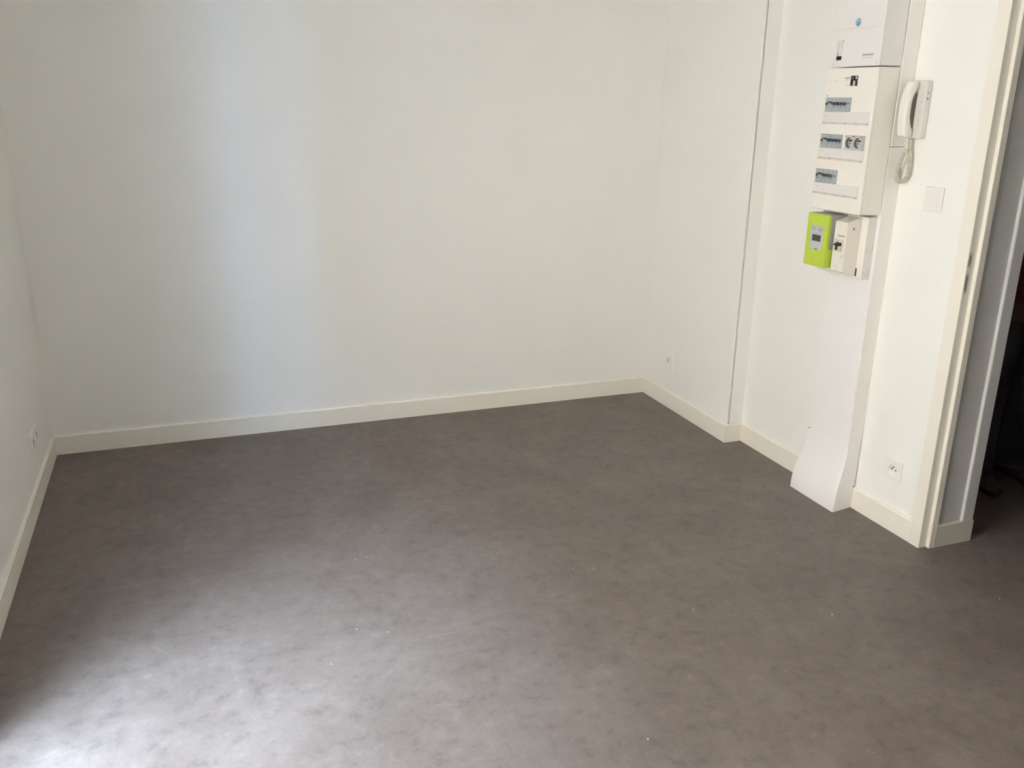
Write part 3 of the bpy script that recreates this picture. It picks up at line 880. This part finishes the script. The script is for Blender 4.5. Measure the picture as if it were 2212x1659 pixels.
# sweater with ribbed hem
sw_r = [ell_ring(0, 0, z, a, b, wob=0.012, seed=z * 20) for z, a, b in
        ((0.775, 0.185, 0.150), (0.80, 0.196, 0.158), (0.90, 0.190, 0.152), (1.02, 0.178, 0.142), (1.16, 0.190, 0.145), (1.28, 0.200, 0.130), (1.335, 0.180, 0.108), (1.365, 0.120, 0.085), (1.385, 0.080, 0.072), (1.405, 0.062, 0.062))]
sweater = obj('sweater', loft(new_bm(), sw_r, cap=False), M_sweater, pe, 80)
sweater['label'] = 'maroon knitted sweater'
hem = obj('ribbed_hem', loft(new_bm(), [ell_ring(0, 0, z, a, b) for z, a, b in ((0.705, 0.183, 0.148), (0.715, 0.187, 0.152), (0.77, 0.189, 0.154), (0.785, 0.183, 0.148))], cap=False), M_hem, sweater, 80)
for s in (-1, 1):
    path = [((s * 0.140, 0.01, 1.362), 0.020), ((s * 0.145, 0.01, 1.356), 0.050), ((s * 0.155, 0.01, 1.335), 0.070), ((s * 0.172, 0.012, 1.295), 0.078), ((s * 0.203, 0.015, 1.19), 0.068), ((s * 0.235, 0.02, 1.04), 0.060), ((s * 0.243, -0.005, 0.92), 0.052), ((s * 0.245, -0.032, 0.81), 0.042)]
    obj('sleeve', loft(new_bm(), [ell_ring(p[0], p[1], p[2], r, r, 18) for p, r in path]), M_sweater, sweater, 80)
# trousers: hips, then two legs that gather over the shoes
hips = obj('trousers', loft(new_bm(), [ell_ring(0, 0, z, a, b) for z, a, b in ((0.665, 0.168, 0.125), (0.70, 0.176, 0.135), (0.78, 0.180, 0.142), (0.86, 0.172, 0.135))]), M_jeans, pe, 80)
hips['label'] = 'dark trousers'
for s in (-1, 1):
    path = [(0.74, 0.090, 0.086, 0.115), (0.66, 0.092, 0.085, 0.118), (0.55, 0.097, 0.084, 0.108), (0.42, 0.102, 0.080, 0.098), (0.28, 0.106, 0.078, 0.094), (0.16, 0.108, 0.080, 0.096), (0.125, 0.108, 0.084, 0.100), (0.10, 0.108, 0.080, 0.096), (0.055, 0.109, 0.078, 0.098)]
    obj('trouser_leg', loft(new_bm(), [ell_ring(s * cxx, 0.005, z, a, b, 22, 0.02, z * 31) for z, cxx, a, b in path]), M_jeans, hips, 80)
    sh = [(-0.165, 0.020, 0.030), (-0.150, 0.040, 0.042), (-0.10, 0.046, 0.055), (-0.04, 0.044, 0.080), (0.03, 0.042, 0.095), (0.075, 0.038, 0.090), (0.092, 0.024, 0.070)]
    rings = []
    for dy, hw, ht in sh:
        ring = []
        for k in range(14):
            a = 2 * PI * k / 14
            ring.append((px + s * 0.112 + hw * math.cos(a), py + dy, max(0.0, ht * 0.5 + ht * 0.5 * math.copysign(abs(math.sin(a)) ** 0.7, math.sin(a)))))
        rings.append(ring)
    obj('shoe', loft(new_bm(), rings), M_shoe, pe, 60)
# seam down the front of the trousers
obj('fly_seam', tube(new_bm(), [(px - 0.002, py - 0.138, 0.78), (px - 0.004, py - 0.139, 0.70), (px + 0.004, py - 0.126, 0.66)], 0.0025, 6), mat('seam_thread', (0.10, 0.08, 0.08, 1), 0.9), hips)
# face and hair
def ball(c, r, m, name, parent, sc=(1, 1, 1), n=16):
    bm = new_bm()
    bmesh.ops.create_uvsphere(bm, u_segments=n, v_segments=n // 2 + 2, radius=r)
    for v in bm.verts:
        v.co = Vector((px + c[0] + v.co.x * sc[0], py + c[1] + v.co.y * sc[1], c[2] + v.co.z * sc[2]))
    return obj(name, bm, m, parent, 80)
for s in (-1, 1):
    ey = ball((s * 0.028, -0.072, 1.525), 0.0115, M_eye, 'eye', pe)
    ball((s * 0.028, -0.0805, 1.525), 0.0048, M_hair, 'iris', ey)
    ball((s * 0.070, 0.0, 1.515), 0.026, M_skin, 'ear', pe, (0.35, 0.65, 1.1))
ball((0, -0.094, 1.50), 0.016, M_skin, 'nose', pe, (0.7, 0.9, 1.4))
ball((0, -0.086, 1.462), 0.022, mat('lips', (0.34, 0.13, 0.11, 1), 0.5), 'mouth', pe, (1.0, 0.35, 0.32))
hb = new_bm()
bmesh.ops.create_uvsphere(hb, u_segments=24, v_segments=16, radius=1.0)
bmesh.ops.delete(hb, geom=[v for v in hb.verts if v.co.z < -0.25 or (v.co.y < -0.45 and v.co.z < 0.42)], context='VERTS')
for v in hb.verts:
    v.co = Vector((px + v.co.x * 0.083, py + 0.006 + v.co.y * 0.100, 1.545 + v.co.z * 0.098))
hr = obj('hair', hb, M_hair, pe, 80)

# ------------------------------------------------------------------ small traces on the floor
floor_o = bpy.data.objects['floor']
bm = new_bm()
a, b = Vector((0.497, 2.148, 0.0)), Vector((0.773, 2.152, 0.0))
nrm = Vector((-(b - a).y, (b - a).x, 0)).normalized()
p0, p1, p2, p3 = a, a.lerp(b, 0.3) + nrm * 0.0008, a.lerp(b, 0.6) + nrm * 0.0008, b
q1, q2 = a.lerp(b, 0.3) - nrm * 0.0008, a.lerp(b, 0.6) - nrm * 0.0008
prism(bm, [(p.x, p.y) for p in (p0, q1, q2, p3, p2, p1)], 'z', 0.0, 0.0004)
obj('scratch', bm, mat('pale_scratch', (0.245, 0.222, 0.208, 1), 0.6), floor_o)
CRUMBS = ('tiny white plaster crumb second nearest the left end of the floor scratch',
          'tiny white plaster crumb nearest the left end of the floor scratch',
          'tiny white plaster crumb, left one of the close pair toward the back wall',
          'tiny white plaster crumb, right one of the close pair toward the back wall',
          'tiny white plaster crumb, left one of the pair in the middle of the floor',
          'tiny white plaster crumb, right one of the pair in the middle of the floor',
          'lone tiny white plaster crumb on the floor right of the middle pair',
          'tiny white plaster crumb on the floor in front of the outlet by the door frame',
          'tiny white plaster crumb on the dim floor in front of the open doorway',
          'largest white plaster crumb, alone near the bottom edge of the picture',
          'tiny white plaster crumb on bright floor, below left of the floor scratch',
          'tiny white plaster crumb farthest back, toward the far right corner')
M_crumb = mat('plaster_crumb', (0.80, 0.78, 0.75, 1), 0.9)
for k, (x, y, r) in enumerate(((0.372, 2.255, .0016), (0.455, 2.211, .0020), (0.445, 2.667, .0014), (0.485, 2.670, .0014), (1.117, 2.373, .0016), (1.180, 2.348, .0014),
                               (1.366, 2.026, .0018), (1.753, 1.863, .0022), (2.321, 1.763, .0022), (0.952, 1.556, .0024), (0.275, 2.111, .0016), (1.593, 3.129, .0020))):
    rnd = random.Random(k)
    bm = new_bm()
    bmesh.ops.create_icosphere(bm, subdivisions=1, radius=r)
    for v in bm.verts:
        v.co = Vector((v.co.x * rnd.uniform(.9, 1.6) + x, v.co.y * rnd.uniform(.8, 1.3) + y, v.co.z * rnd.uniform(.6, .9) + r * 0.8))
    tag(obj('plaster_crumb', bm, M_crumb), CRUMBS[k], 'crumb', 'plaster crumbs scattered on the floor')
